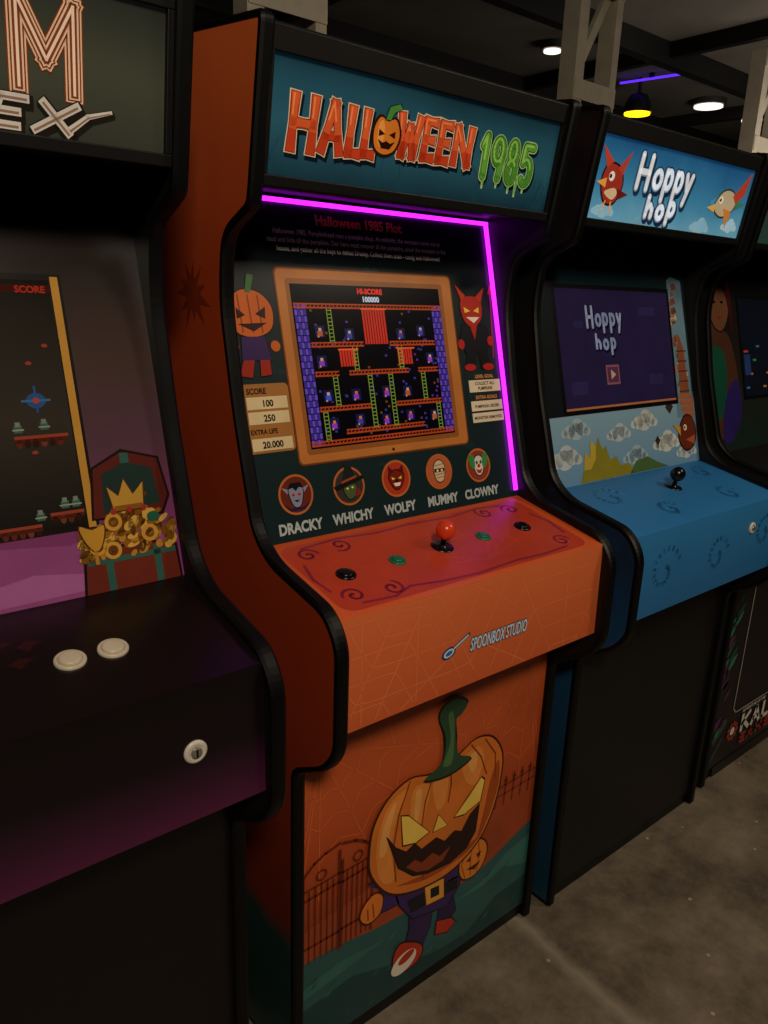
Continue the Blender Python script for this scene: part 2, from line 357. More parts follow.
for k in (.35,.6,.85):
    P=[]
    for j in range(21):
        t=j*math.pi/10+.2;f=k*(1 if j%2==0 else .86);P.append((360+130*f*math.cos(t),60+52*k+70*f*math.sin(t)))
    A.ln(P,1.3,'cc5030',3)
A.done()
GR=m('1c6a4a',.3);RED=m('e0401c',.25,name='red_ball')
button(DK,83,102,PLA,PLA,C,17,1);button(DK,191,105,GR,GR,C,15,2);button(DK,403,113,GR,GR,C,15,3);button(DK,512,114,PLA,PLA,C,17,4)
joystick(DK,300,113,RED,C)
A=Art(BZ,'bezel_art',C);A.r=.3
A.text('Halloween 1985 Plot',192,526,24,'ff7458',2,bold=.7,sx=.95)
for i,t in enumerate(['Halloween 1985. Pumpkinhead runs a pumpkin shop. At midnight, the monsters come out to','steal and hide all the pumpkins. Our hero must recover all the pumpkins, avoid the monsters in the','house, and gather all the keys to defeat Dracky. Collect them again - candy and Halloween!']):
    A.text(t,292,507-i*14,12,'ffffff',2,align='CENTER',sx=.83,bold=.25)
for i in range(26):
    x,y=random.uniform(15,570),random.uniform(20,480)
    A.p([(x,y),(x+12,y+8),(x+20,y+2),(x+28,y+8),(x+40,y),(x+24,y-4),(x+20,y-9),(x+16,y-4)],'1b3134',1)
A.rr(94,121,496,452,10,'7a4018',3);A.rr(97,124,493,449,9,'c47a3a',4)
A.rr(114,138,470,434,6,'9a5c28',5)
A.el(300,130,3,3,'3a1a0a',6)
A.out(A.sm([(8,395),(30,412),(62,408),(82,385),(78,352),(50,338),(18,342),(4,364)]),'c86020','1c0a06',3,3)
for q in (22,40,58): A.ln([(q,404),(q+2,345)],2.4,'8a3a10',5)
A.p([(36,408),(46,408),(56,436),(44,438)],'3c6a3a',5)
A.p([(16,384),(32,372),(16,366)],'2a0c06',5);A.p([(70,386),(50,374),(68,366)],'2a0c06',5);A.p([(16,358),(70,360),(44,346)],'2a0c06',5)
A.out([(20,338),(62,338),(70,300),(16,300)],'3a2058','0c0810',3,2);A.out([(18,300),(38,300),(30,272),(8,276)],'a02818','0c0810',3,2);A.out([(48,300),(66,300),(66,276),(46,274)],'a02818','0c0810',3,2)
A.el(80,322,9,9,'c86020',5);A.el(6,322,7,9,'c86020',5)
A.rr(5,150,93,262,8,'a87038',3)
A.text('SCORE',14,246,13,'2a1408',5,bold=.4,sx=.9)
for b,t in ((224,'100'),(200,'250'),(157,'20.000')):
    A.r4(12,b-3,88,b+17,'e0ca9c',5);A.text(t,50,b+1,15,'181008',6,bold=.5,sx=.95,align='CENTER')
A.text('EXTRA LIFE',12,181,11,'2a1408',5,bold=.3,sx=.9)
A.out(A.sm([(516,398),(530,412),(560,412),(576,396),(570,368),(545,352),(522,366)]),'b8281c','180606',3,3)
A.p([(520,404),(506,436),(532,414)],'c83a20',5);A.p([(560,412),(588,432),(574,400)],'c83a20',5)
A.p([(524,392),(542,384),(526,380)],'f0d040',5);A.p([(566,392),(550,384),(566,380)],'f0d040',5);A.p([(528,372),(566,372),(548,360)],'f2e6d0',5)
A.out([(516,356),(576,356),(590,330),(574,300),(518,300),(506,330)],'16141a','050505',3,3);A.p([(536,356),(556,356),(546,326)],'b8281c',5)
A.out([(520,300),(544,300),(538,268),(510,270)],'16141a','050505',3,2);A.out([(552,300),(574,300),(588,268),(556,268)],'16141a','050505',3,2)
A.el(506,318,9,10,'b8281c',6);A.el(590,324,9,10,'b8281c',6);A.el(524,272,16,7,'b8281c',6);A.el(576,272,16,7,'b8281c',6);A.ln([(594,290),(604,420)],3,'b8281c',5);A.p([(596,418),(614,418),(606,440)],'b8281c',5)
A.rr(508,158,608,262,6,'1c2a2c',3)
A.text('LEVEL GOAL',560,250,9.5,'d89050',5,align='CENTER',bold=.3);A.text('EXTRA GOALS',560,208,9.5,'d89050',5,align='CENTER',bold=.3)
for b0,b1 in ((222,246),(184,204),(161,180)): A.r4(514,b0,604,b1,'e4d2b4',5)
A.text('COLLECT ALL',559,236,9,'241008',6,align='CENTER',bold=.2);A.text('PUMPKINS',559,226,9,'241008',6,align='CENTER',bold=.2)
A.text('PUMPKINS ORDER',559,190,8.5,'241008',6,align='CENTER',bold=.2);A.text('MONSTER REMOVED',559,167,8.5,'241008',6,align='CENTER',bold=.2)
names=['DRACKY','WHICHY','WOLFY','MUMMY','CLOWNY']
for i,(x,nm) in enumerate(zip((80,190,298,406,514),names)):
    y=76
    A.el(x,y,34,34,'c06a30',4,n=40);A.el(x,y,30,30,['6a2a1c','3a3432','b03a22','c0603a','8a3a2c'][i],5,n=40)
    A.text(nm,x+1,13,25,'b0bcbc',4,bold=1.0,align='CENTER',sx=.86)
    if i==0:
        A.out(A.sm([(x-14,y+6),(x-8,y+16),(x+8,y+16),(x+14,y+6),(x+8,y-16),(x,y-21),(x-8,y-16)]),'8a8ea8','1a1420',6,2)
        A.p([(x-15,y+10),(x-10,y+20),(x+10,y+20),(x+15,y+10),(x+6,y+12),(x,y+6),(x-6,y+12)],'15121c',8)
        A.p([(x-16,y+2),(x-27,y+14),(x-14,y+10)],'8a8ea8',6);A.p([(x+16,y+2),(x+27,y+14),(x+14,y+10)],'8a8ea8',6)
        A.el(x-6,y,3,2.5,'c02020',8);A.el(x+6,y,3,2.5,'c02020',8);A.p([(x-6,y-9),(x+6,y-9),(x,y-13)],'200808',8);A.p([(x-28,y-12),(x-12,y-22),(x+12,y-22),(x+28,y-12),(x+14,y-27),(x-14,y-27)],'2a2040',6)
    if i==1:
        A.p([(x-34,y+2),(x+30,y+16),(x+34,y+10),(x-28,y-6)],'141818',7);A.p([(x-16,y+6),(x-4,y+40),(x+8,y+34),(x+16,y+12)],'1c2424',7);A.ln([(x-15,y+8),(x+16,y+15)],4,'a8482c',8)
        A.out(A.sm([(x-12,y-2),(x+14,y+2),(x+10,y-18),(x-4,y-22)]),'4c5c3c','101810',6,2);A.p([(x-2,y-6),(x-12,y-12),(x+2,y-12)],'486a30',8);A.el(x-5,y-4,2.5,2,'f0e060',9);A.el(x+6,y-3,2.5,2,'f0e060',9)
        A.p([(x+12,y+4),(x+26,y-16),(x+10,y-20)],'8a2a1c',6)
    if i==2:
        A.out(A.sm([(x-18,y+4),(x-8,y+14),(x+8,y+14),(x+18,y+4),(x+10,y-14),(x,y-20),(x-10,y-14)]),'7a2018','1c0806',6,2)
        A.p([(x-18,y+6),(x-17,y+25),(x-5,y+13)],'5a1410',8);A.p([(x+18,y+6),(x+17,y+25),(x+5,y+13)],'5a1410',8)
        A.p([(x-12,y+4),(x-3,y),(x-11,y-2)],'f0d040',9);A.p([(x+12,y+4),(x+3,y),(x+11,y-2)],'f0d040',9);A.p([(x-9,y-8),(x+9,y-8),(x+5,y-14),(x-5,y-14)],'f0e8d8',9);A.el(x,y-4,3.5,2.5,'120606',9)
    if i==3:
        A.out(A.sm([(x-14,y+8),(x-6,y+20),(x+6,y+20),(x+14,y+8),(x+10,y-14),(x,y-20),(x-10,y-14)]),'d8c09a','2a1810',6,2)
        A.r4(x-13,y-1,x+13,y+6,'3a2014',8);A.el(x-5,y+2,3,2.6,'f0d8a0',9);A.el(x+6,y+2,3,2.6,'f0d8a0',9)
        for q in (12,-6,-12): A.ln([(x-12,y+q),(x+12,y+q+2)],1.3,'8a6a48',8)
    if i==4:
        A.out(A.sm([(x-12,y+8),(x-5,y+18),(x+6,y+18),(x+13,y+8),(x+10,y-12),(x,y-20),(x-10,y-12)]),'d8d0c4','1a1414',6,2)
        for q in (-1,1): A.p(A.sm([(x+q*10,y+4),(x+q*14,y+22),(x+q*27,y+20),(x+q*24,y+2),(x+q*14,y-6)]),'3c8a4a',8)
        A.el(x,y-1,4,4,'c82a20',9);A.el(x-5,y+6,3,3.6,'2a5a50',9);A.el(x+6,y+6,3,3.6,'2a5a50',9);A.p([(x-9,y-7),(x,y-10),(x+9,y-7),(x+4,y-16),(x-4,y-16)],'b02420',9)
A.done()
# --- game screen (display)
A=Art(BZ,'game_screen',C);A.e=.24;A.r=.25
A.r4(122,147,460,425,m('050409',.2,.3),6)
rd,pp,gn,bl='a8401c','6048c0','7a9a3c','3a50d0'
A.text('HI-SCORE',290,411,13,'f03020',8,align='CENTER',bold=.6);A.text('100000',290,397,13,'c8dcf8',8,align='CENTER',bold=.6)
for x in (125,436):
    for j in range(22):
        for k in range(4):
            A.r4(x+k*6,152+j*11,x+k*6+5.2,152+j*11+9.6,pp if (j+k)%2==0 else '3a2a90',7)
def plat(x0,x1,b):
    A.r4(x0,b,x1,b+3,rd,8);A.r4(x0,b+6.5,x1,b+9,rd,8)
    x=x0
    while x<x1-5: A.ln([(x,b+2),(x+4,b+7)],1.8,rd,8);x+=8
def lad(x,b0,b1):
    A.ln([(x,b0),(x,b1)],1.6,gn,9);A.ln([(x+9,b0),(x+9,b1)],1.6,gn,9)
    y=b0+3
    while y<b1: A.ln([(x,y),(x+9,y)],1.5,gn,9);y+=6.5
plat(124,458,384);plat(150,262,318);plat(322,434,318);plat(150,200,268);plat(222,360,268);plat(384,434,268)
plat(150,262,208);plat(322,434,208);plat(200,384,166);plat(124,458,150)
for x,b0,b1 in ((190,326,384),(186,216,268),(390,216,268),(262,172,268),(310,172,268),(156,158,208),(420,158,208),(236,276,318),(340,276,318)): lad(x,b0,b1)
for x0,b0,x1,b1 in ((266,322,320,383),(206,284,246,312),(338,284,378,312)):
    n=int((x1-x0)/6)
    for k in range(n): A.r4(x0+k*6,b0,x0+k*6+4.6,b1,'c03020',8)
    A.r4(x0-2,b1,x1+2,b1+3,'e05a30',9)
for x,b in ((170,335),(400,335),(232,330),(350,330),(350,224),(230,224),(170,225),(410,176),(175,176),(292,176),(300,226),(416,284),(232,180),(166,284),(350,180)):
    A.r4(x-9,b,x+11,b+20,'141248',8);A.r4(x-5,b+2,x+6,b+11,random.choice([bl,'8a3ac0','b05a28','3a40a0']),9);A.r4(x-2,b+11,x+4,b+16,random.choice(['c0a890','d0702a']),10);A.r4(x-5,b,x-2,b+3,'d0a070',10)
for _ in range(90):
    x,b=random.uniform(152,430),random.uniform(162,380);A.r4(x,b,x+5,b+4,random.choice(['3a2c90','5a2a8a','2c3a8a','6a4020']),7)
A.done()
LED=emis('magenta_led','b81eea',3.0)
pbox('led_strip_top',BZ,0,557,617,563,1,7,LED,C);pbox('led_strip_right',BZ,609,12,616,557,1,7,LED,C)
# --- marquee art
A=Art(MQ,'marquee_art',C);A.e=.15;A.r=.3
for i in range(12):
    x=random.choice([random.uniform(12,40),random.uniform(560,600),random.uniform(60,560)]);
    A.ln([(x,2),(x+random.uniform(-8,8),random.uniform(15,40)),(x+random.uniform(-15,15),random.uniform(45,60))],3,'1c4656',1,True)
L=[('H',46,38,34,66),('A',98,42,32,62),('L',146,44,17,58),('L',174,46,16,56),('W',240,54,38,54),('E',293,56,18,52),('E',326,56,18,52),('N',360,56,32,52)]
for lay,th,c,dx,dy,fl in ((2,21,'0a1822',3,-5,.1),(3,18.5,'e4c4a2',0,0,.12),(4,15,'5a1a0c',0,0,.12),(5,13,'c8401f',0,0,.14)):
    for ch,x,y,w,h in L: A.letter(ch,x,y,w,h,th,c,lay,0.05,dx,dy,ext=.4,flare=fl)
for ch,x,y,w,h in L:
    A.letter(ch,x,y,w,h,11,'dc5c2e',6,0.05,0,.5,ext=.38,flare=.14,y0=.42)
    A.letter(ch,x,y,w,h,3,'f08a50',7,0.05,-2.5,2.5,ext=.2,y0=.6)
A.out(A.sm([(190,82),(200,100),(215,96),(230,100),(240,80),(232,58),(212,50),(194,58)]),'d87828','2a1008',8,4)
A.p(A.sm([(198,90),(206,96),(210,80),(206,60),(198,66)]),'ea9a48',10)
A.p([(199,84),(211,78),(199,74)],'2a0c06',11);A.p([(231,84),(219,78),(231,74)],'2a0c06',11);A.p([(198,70),(208,66),(215,69),(222,66),(232,70),(222,58),(206,58)],'2a0c06',11)
A.out([(210,98),(219,98),(226,110),(240,116),(234,122),(216,116)],'4a8a3c','10200c',10,2)
N9=[('1',426,44,15,62),('9',454,44,22,60),('8',492,42,20,62),('5',530,42,22,60)]
for lay,th,c,dx,dy in ((2,22,'0c1c28',3,-4),(3,19,'a8cc80',0,0),(4,14.5,'1f5a2c',0,0),(5,11.5,'62a438',0,0)):
    for ch,x,y,w,h in N9: A.letter(ch,x,y,w,h,th,c,lay,0,dx,dy,rnd=True)
for ch,x,y,w,h in N9: A.letter(ch,x,y,w,h,4,'9cd05a',6,0,-2,2,rnd=True,y0=.4)
for x,d in ((436,16),(470,12),(502,18),(540,14),(520,22)): A.ln([(x,42),(x,42-d)],7,'a8cc80',3,True);A.ln([(x,44),(x,44-d+3)],4,'62a438',5,True)
A.done()
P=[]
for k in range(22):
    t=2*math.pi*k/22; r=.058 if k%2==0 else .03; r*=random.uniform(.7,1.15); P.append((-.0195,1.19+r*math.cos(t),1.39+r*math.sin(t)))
mk('side_shadow_pattern',P,[list(range(22))],m('842d11',.45),C)  # soft shadow pattern on the side panel, painted as a darker shape
# ============================================================ LEFT CABINET
sideK=m('0e0c0d',.45)
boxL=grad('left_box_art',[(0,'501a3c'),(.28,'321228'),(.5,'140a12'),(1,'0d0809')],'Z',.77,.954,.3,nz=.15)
deckL=grad('left_deck_art',[(0,'1a1416'),(1,'120c0d')],'X',0,.62,.26,nz=.3)
lowL=grad('left_lower_art',[(0,'0a0809'),(.8,'0e080b'),(1,'1c0a18')],'Z',0,.75,.4)
bezL=grad('left_bezel_art_reflection',[(0,'8a3a78'),(.22,'7a3868'),(.38,'583848'),(.6,'44322e'),(.85,'241c1a'),(1,'100c0c')],'Z',1.0,1.5,.3,nz=.15)  # grey-brown part paints in a reflection; pink-purple bottom is print
mqL=grad('left_marquee_art',[(0,'3a3c34'),(.5,'464a3c'),(1,'2a2c2a')],'Z',1.55,1.71,.25,e=.12,nz=.4)
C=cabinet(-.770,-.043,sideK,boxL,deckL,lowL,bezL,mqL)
A=Art(BZ,'bezel_art',C);A.r=.3
A.r4(106,88,512,424,'15100e',2);A.r4(498,90,508,421,'c08c38',3);A.r4(112,90,122,421,'c08c38',3)
A.p([(300,0),(616,0),(616,60),(560,88),(470,70),(380,80),(300,60)],'944a82',2)
A.p([(300,20),(420,40),(520,24),(616,36),(616,10),(300,4)],'a8609a',3)
A.out([(506,100),(514,166),(556,186),(604,172),(612,120),(600,96)],'5a2018','1a0c08',4,4)
A.p([(520,104),(524,158),(558,172),(594,160),(600,110)],'20332f',6)
A.r4(552,170,564,184,'2f5a50',7)
A.out([(482,0),(488,50),(560,60),(612,48),(614,0)],'6a281c','1a0c08',4,4)
A.r4(488,38,612,45,'2f5a50',6);A.r4(512,0,522,54,'2f5a50',6);A.r4(580,0,590,52,'2f5a50',6)
random.seed(3)
for i in range(190):
    x=random.gauss(546,36);x=min(610,max(486,x));y=random.uniform(44,82)+54*math.exp(-((x-560)/36)**2)*random.random()
    A.el(x,y,random.uniform(5,10),random.uniform(3,6),random.choice(['b07c28','8c5a18','d0a048','5e3a10','7a4c14']),7+i%4,n=12,rot=random.uniform(0,90))
for x,y in ((505,62),(530,92),(578,70),(524,54)):
    A.ring(x,y,7,12,'c89038',12);A.ring(x,y,4,6,'6a4010',12)
A.el(586,92,9,7,'205a44',13);A.el(508,80,6,6,'8a2424',13)
A.out([(534,106),(528,140),(542,126),(552,148),(562,126),(578,142),(574,106)],'c09038','5a3408',13,2);A.r4(534,106,574,113,'8a5818',15)
A.out(A.sm([(490,70),(484,92),(500,86),(516,90),(512,68),(502,56)]),'c08c30','4a2c08',13,2);A.ln([(501,56),(501,40)],5,'b07c28',14)
for x in (532,554,574): A.el(x,106,4,4,'a02c2c',16)
A.done()
A=Art(BZ,'game_screen',C);A.e=.15;A.r=.16
scL=grad('dark_screen_painted_haze',[(0,'161310'),(.45,'332d26'),(.8,'241f1a'),(1,'0e0b0a')],'Z',1.08,1.42,.22,e=.1,nz=.2)  # lighter grey-brown middle is glare haze painted into the screen colour
A.r4(124,96,496,416,scL,4)
A.r4(124,400,496,410,'3a1610',5);A.text('SCORE',490,400,12,'a03020',6,align='RIGHT',bold=.4)
A.text('04250',434,400,12,'3a50a0',6,align='RIGHT',bold=.4)
for x0,x1,b in ((424,490,214),(300,380,214),(380,440,84+16),(452,495,112),(300,380,120),(360,410,300)):
    A.r4(x0,b,x1,b+4,'8a3a28',6);A.r4(x0,b-5,x1,b,'4a2018',6)
    for k in range(int((x1-x0)/10)): A.el(x0+5+k*10,b-6,4,6,random.choice(['5a261a','30180f','6a3424']),6,n=8)
A.el(457,262,12,10,'2a4a7a',7);A.ln([(440,262),(474,262)],3,'3a6088',8);A.ln([(457,247),(457,280)],3,'2a4a7a',8);A.el(457,262,4,4,'a04030',9)
for x,b in ((472,120),(486,120),(440,108),(462,224),(430,222)):
    A.r4(x-5,b,x+5,b+10,'3a5a48',7);A.r4(x-3,b+8,x+3,b+14,'6a7868',8);A.r4(x-7,b+3,x+7,b+5,'8a8478',8)
for x,b in ((455,310),(478,332),(412,350),(446,196)): A.el(x,b,4,2.5,'8a3824',7,n=10)
A.done()
A=Art(MQ,'marquee_art',C);A.e=.2;A.r=.3
for lay,th,c in ((3,21,'7a3018'),(4,18.5,'dcb48c'),(5,15,'6a2c18'),(6,12,'dcb898'),(7,8,'7a3a20'),(8,3,'e8ccb0')):
    for ch,x,w in (('E',205,34),('X',260,34),('I',320,20),('U',366,38),('M',448,58)): A.letter(ch,x,46,w,84,th,c,lay)
for lay,th,c,dx,dy in ((9,14,'201810',2,-3),(10,11,'1c1c1c',0,0),(11,8.5,'c8beb0',0,0),(12,2.5,'8a6a58',0,-1)):
    for ch,x,w in (('E',418,26),('X',462,36),('L',372,24)): A.letter(ch,x,6,w,28,th,c,lay,.35,dx,dy)
    A.ln([(500+dx,10+dy),(520+dx,26+dy),(545+dx,34+dy)],th*.9,c,lay,True)
A.done()
WH=m('c8bba6',.35,name='white_plastic')
button(DK,419,101,WH,WH,C,18.5,1);button(DK,470,102,WH,WH,C,18.5,2);joystick(DK,200,105,m('a01818',.25),C)
lock(FB,525,95,C,15)
A=Art(DK,'control_deck_art',C);A.r=.3
for x,y in ((372,150),(356,120),(340,160)): A.p([(x,y),(x+14,y+9),(x+30,y+2),(x+18,y-4),(x+12,y-12)],'301210',1)
A.done()
# ============================================================ BLUE CABINET
sideB=grad('side_art_blue',[(0,'133c50'),(.2,'143a54'),(.42,'153f66'),(.54,'0f2840'),(.57,'0b0c10'),(1,'0b0c10')],'Z',0,1.75,.45,nz=.14,sc=12)
boxB=grad('blue_box_art',[(0,'266aa2'),(1,'3080bc')],'Z',.77,.954,.4,nz=.6,sc=7)
deckB=grad('blue_deck_art',[(0,'2e7cbc'),(1,'2468a4')],'Y',.78,1.02,.38,nz=.6,sc=6)
bezB=grad('blue_bezel_art',[(0,'6a94b4'),(.3,'86a8bc'),(.36,'2c3c44'),(.8,'142a30'),(1,'0e2026')],'Z',1.0,1.5,.3,nz=.04)
mqB=grad('sky_marquee_art',[(0,'6aa8c4'),(.45,'3a80a8'),(1,'1c5484')],'Z',1.55,1.71,.3,e=.35,nz=.5,sc=9)
C=cabinet(.709,-.015,sideB,boxB,deckB,m('0b0a0a',.5),bezB,mqB)
joystick(DK,349,136,PLA,C);lock(FB,494,121,C,14)
A=Art(DK,'control_deck_art',C);A.r=.38
for x,y,r in ((120,150,50),(480,60,40),(540,170,36),(220,60,36)): A.spiral(x,y,r,1.2,12,'2c78b6',1)
A.done()
A=Art(FB,'control_front_art',C)
for x,y,r in ((120,90,60),(340,80,50),(560,100,50)): A.spiral(x,y,r,1.2,12,'2b76ae',1)
A.done()
A=Art(BZ,'bezel_art',C);A.r=.3
def cloud(x,y,s,c,l):
    for dx,dy,r in ((0,0,1),(.9,.15,.8),(-.9,0,.75),(.3,.5,.8),(1.6,-.1,.5),(-1.6,-.1,.45)): A.el(x+dx*s,y+dy*s,r*s,r*s*.75,c,l,n=20)
for x,y,s,c in ((110,120,26,'a8bcc6'),(60,60,30,'b8c4c8'),(270,100,24,'b4c2c8'),(380,120,28,'c4ccc8'),(470,60,30,'ccd0c8'),(560,30,24,'b8c4c8'),(330,40,26,'9cb4c4')): cloud(x,y,s,c,1)
A.p([(110,2),(124,30),(132,70),(150,56),(158,96),(176,80),(188,100),(200,70),(214,78),(226,44),(250,50),(268,26),(300,30),(320,2)],'8c8428',4)
A.p([(124,30),(132,70),(150,56),(158,96),(176,80),(170,50),(150,30)],'c0a83c',5)
A.p([(300,2),(330,30),(380,36),(420,18),(470,2)],'4c6a3a',4)
A.p([(534,120),(540,470),(560,480),(606,470),(612,260),(612,120)],'6a8a9c',2)
for i in range(22):
    x,y=random.uniform(536,584),random.uniform(190,455);w=random.uniform(12,24); A.p([(x,y),(x+w,y+w*.3),(x+w*.7,y+w),(x-w*.2,y+w*.8)],random.choice(['a8746a','c8b094','7a4a3c','3c4658','8a5a44']),3)
A.p([(556,180),(560,300),(575,330),(590,300),(600,180)],'8a5034',4)
for b in (186,212,238,264,290): A.ln([(556,b),(600,b)],3,'4a2c20',5)
for b in (120,136,152,168): A.p([(560-(b-120)*.3,b),(612,b-6),(612,b+8),(562-(b-120)*.3,b+12)],'b0623a' if b%32 else 'd8b080',4)
A.out(A.sm([(530,70),(560,118),(596,116),(612,80),(596,44),(556,36)]),'6a2c1c','2a100a',5,4);A.p([(540,96),(506,104),(538,72)],'c8943c',7);A.el(562,92,8,8,'e8dcc0',7);A.el(560,92,3.5,3.5,'101010',8);A.p([(560,60),(606,70),(600,46)],'b05a34',7)
A.p([(480,150),(498,168),(516,150),(498,132)],'3a2c28',3);A.p([(420,70),(432,82),(444,70),(432,58)],'3a2c28',3)
for i in range(9):
    x=30+i*66; A.spiral(x,490+18*(i%2),22,1.4,7,'183a40',1)
A.ln([(20,440),(40,500),(30,540)],14,'12262c',2);A.el(170,505,34,26,'0e1a1c',2)
A.r4(72,156,542,448,'0c0a0e',5);A.r4(0,156,72,470,'12181c',5)
A.done()
A=Art(BZ,'game_screen',C);A.e=.25;A.r=.2
A.r4(84,166,532,438,m('241c3c',.2,.22,name='purple_screen'),7)
A.r4(84,166,532,171,'a0603a',8)
for x0,b0,w,h in ((110,200,60,30),(400,380,70,20),(420,210,60,26),(140,350,34,16)): A.r4(x0,b0,x0+w,b0+h,'2a2348',8)
HP=[('H',190,352,20,46),('o',224,356,17,24),('p',252,358,15,24),('p',280,358,15,24),('y',307,358,14,24),('h',218,304,14,18),('o',246,302,16,20),('p',276,304,14,20)]
for lay,th,c,dx,dy in ((9,12,'141028',3,-4),(10,8,'8890ac',0,0)):
    for ch,x,y,w,h in HP: A.letter(ch,x,y,w,h,th,c,lay,0,dx,dy,rnd=True)
A.r4(244,218,296,264,'7a4a50',9);A.r4(249,223,291,259,'4a2c44',10);A.p([(262,230),(262,253),(281,241)],'b08a70',11)
A.done()
A=Art(MQ,'marquee_art',C);A.e=.35;A.r=.3
for x,y,s,c in ((60,16,18,'90b8c8'),(200,6,16,'78a8bc'),(430,12,20,'90b8c8'),(560,22,18,'a8c4cc'),(480,70,14,'4a90b4')): cloud(x,y,s,c,1)
HP=[('H',152,68,34,62),('o',208,74,26,32),('p',250,76,22,34),('p',290,76,22,34),('y',328,76,22,34),('h',206,18,20,22),('o',246,16,22,24),('p',288,26,20,24)]
for lay,th,c,dx,dy in ((3,22,'16304c',4,-5),(4,20,'16304c',0,0),(5,15,'8c98ac',0,0),(6,11,'dde2e6',0,1)):
    for ch,x,y,w,h in HP: A.letter(ch,x,y,w,h,th,c,lay,.04,dx,dy,rnd=True)
A.out(A.sm([(36,70),(50,100),(88,96),(104,66),(88,34),(56,34)]),'9c3026','2a0c0c',4,4);A.p(A.sm([(50,50),(80,60),(92,50),(78,38)]),'d8b890',6)
A.p([(44,92),(20,132),(62,106)],'b03c28',6);A.p([(80,96),(116,132),(98,84)],'b03c28',6);A.p([(50,76),(20,66),(50,58)],'e0a040',7);A.el(64,80,9,9,'e8e0cc',8);A.el(60,80,4,4,'101010',9);A.p([(90,60),(130,52),(98,40)],'6a1c16',6);A.ln([(60,34),(54,16)],4,'e0a040',6);A.ln([(78,34),(80,14)],4,'e0a040',6)
A.out(A.sm([(470,60),(492,92),(530,98),(560,80),(544,52),(504,42)]),'b8a888','3a2c1c',4,4)
A.p([(540,88),(600,146),(590,96),(560,72)],'b0402c',6);A.p([(470,66),(440,56),(474,48)],'e0a840',7);A.el(492,76,8,8,'e8e0cc',8);A.el(489,76,4,4,'101010',9);A.p([(510,60),(540,18),(548,56)],'c87a30',6);A.p([(560,80),(604,76),(560,60)],'3c7a5a',6)
A.done()
# ============================================================ FOURTH CABINET
sideF=m('121212',.45)
bezF=grad('fantasy_bezel_art',[(0,'1a2a24'),(.5,'241c18'),(1,'0e1212')],'Z',1.0,1.5,.3,nz=.6)
mqF=grad('fantasy_marquee_art',[(0,'2a4a3c'),(1,'3a2c4a')],'Z',1.55,1.71,.3,e=.2,nz=.4)
C=cabinet(1.443,.004,sideF,m('141012',.35),m('141012',.35),m('131012',.42),bezF,mqF)
A=Art(LP,'lower_panel_art',C);A.r=.4
for i in range(40):
    x,y=random.uniform(4,60),random.uniform(60,690);w=random.uniform(20,50)
    A.p(A.sm([(x,y),(x+w*.6,y+w*.3),(min(118,x+w),y+w),(x+w*.3,y+w*.7)]),random.choice(['1f5a44','2c7a58','5a2050','163a34','1c4638']),1+i%3)
A.ln([(132,700),(132,214),(150,196),(610,196)],4,'b0a698',6)
A.r4(60,0,620,36,'0c0a0a',5)
for k in range(9):
    t=k*math.tau/9; A.el(150+26*math.cos(t),130+26*math.sin(t),8,8,'a03028',7,n=12)
A.el(150,130,14,14,'d8d0c4',7)
for lay,th,c in ((7,22,'241010'),(8,15,'e0d8cc')):
    for ch,x,w in (('K',210,44),('A',278,48),('L',350,36),('I',396,36)): A.letter(ch,x,112,w,52,th,c,lay)
for ch,x in (('E',210),('A',262),('H',320),('E',374),('N',428)): A.letter(ch,x,66,34,28,10,'a03028',8)
A.text('ADVENTURE OF THE',200,178,16,'d8cec0',7,bold=.4)
A.done()
A=Art(BZ,'bezel_art',C);A.r=.3
A.out(A.sm([(30,430),(60,480),(120,490),(150,440),(140,380),(100,340),(56,360)]),'6a4430','1c0c08',2,5)
A.p(A.sm([(20,440),(50,500),(120,512),(160,470),(164,380),(150,330),(140,430),(90,470),(50,440),(40,340),(16,360)]),'3e140e',4)
A.el(70,420,8,4,'1c0c08',5);A.el(112,420,8,4,'1c0c08',5);A.p([(78,380),(106,380),(92,372)],'8a2018',5)
A.p(A.sm([(20,340),(110,340),(150,300),(170,180),(120,60),(20,60)]),'4a2c20',2);A.p(A.sm([(10,260),(60,300),(110,250),(80,120),(20,100)]),'164a38',4)
A.p(A.sm([(90,150),(160,200),(180,120),(130,40),(60,30)]),'2c2060',4)
A.r4(196,140,560,440,'0c0a0c',5);A.done()
A=Art(BZ,'game_screen',C);A.e=.4;A.r=.2
A.r4(204,148,552,432,m('0c1018',.2,.3),7)
for k in range(12): A.r4(214+26*k,170+(k%4)*40,234+26*k,176+(k%4)*40,random.choice(['2a5a80','8a5a30','2a6a3a']),8)
A.r4(214,210,250,270,'1c2c50',8);A.r4(214,276,240,282,'a03020',9)
A.done()
joystick(DK,240,110,PLA,C);button(DK,400,105,WH,WH,C,16,1);button(DK,450,115,WH,WH,C,16,2);lock(FB,494,121,C,14)
A=Art(MQ,'marquee_art',C);A.e=.3
for lay,th,c in ((3,18,'181018'),(4,12,'d8b060')):
    for ch,x in (('K',120),('A',200),('L',280),('I',350)): A.letter(ch,x,40,46,66,th,c,lay)
A.done()
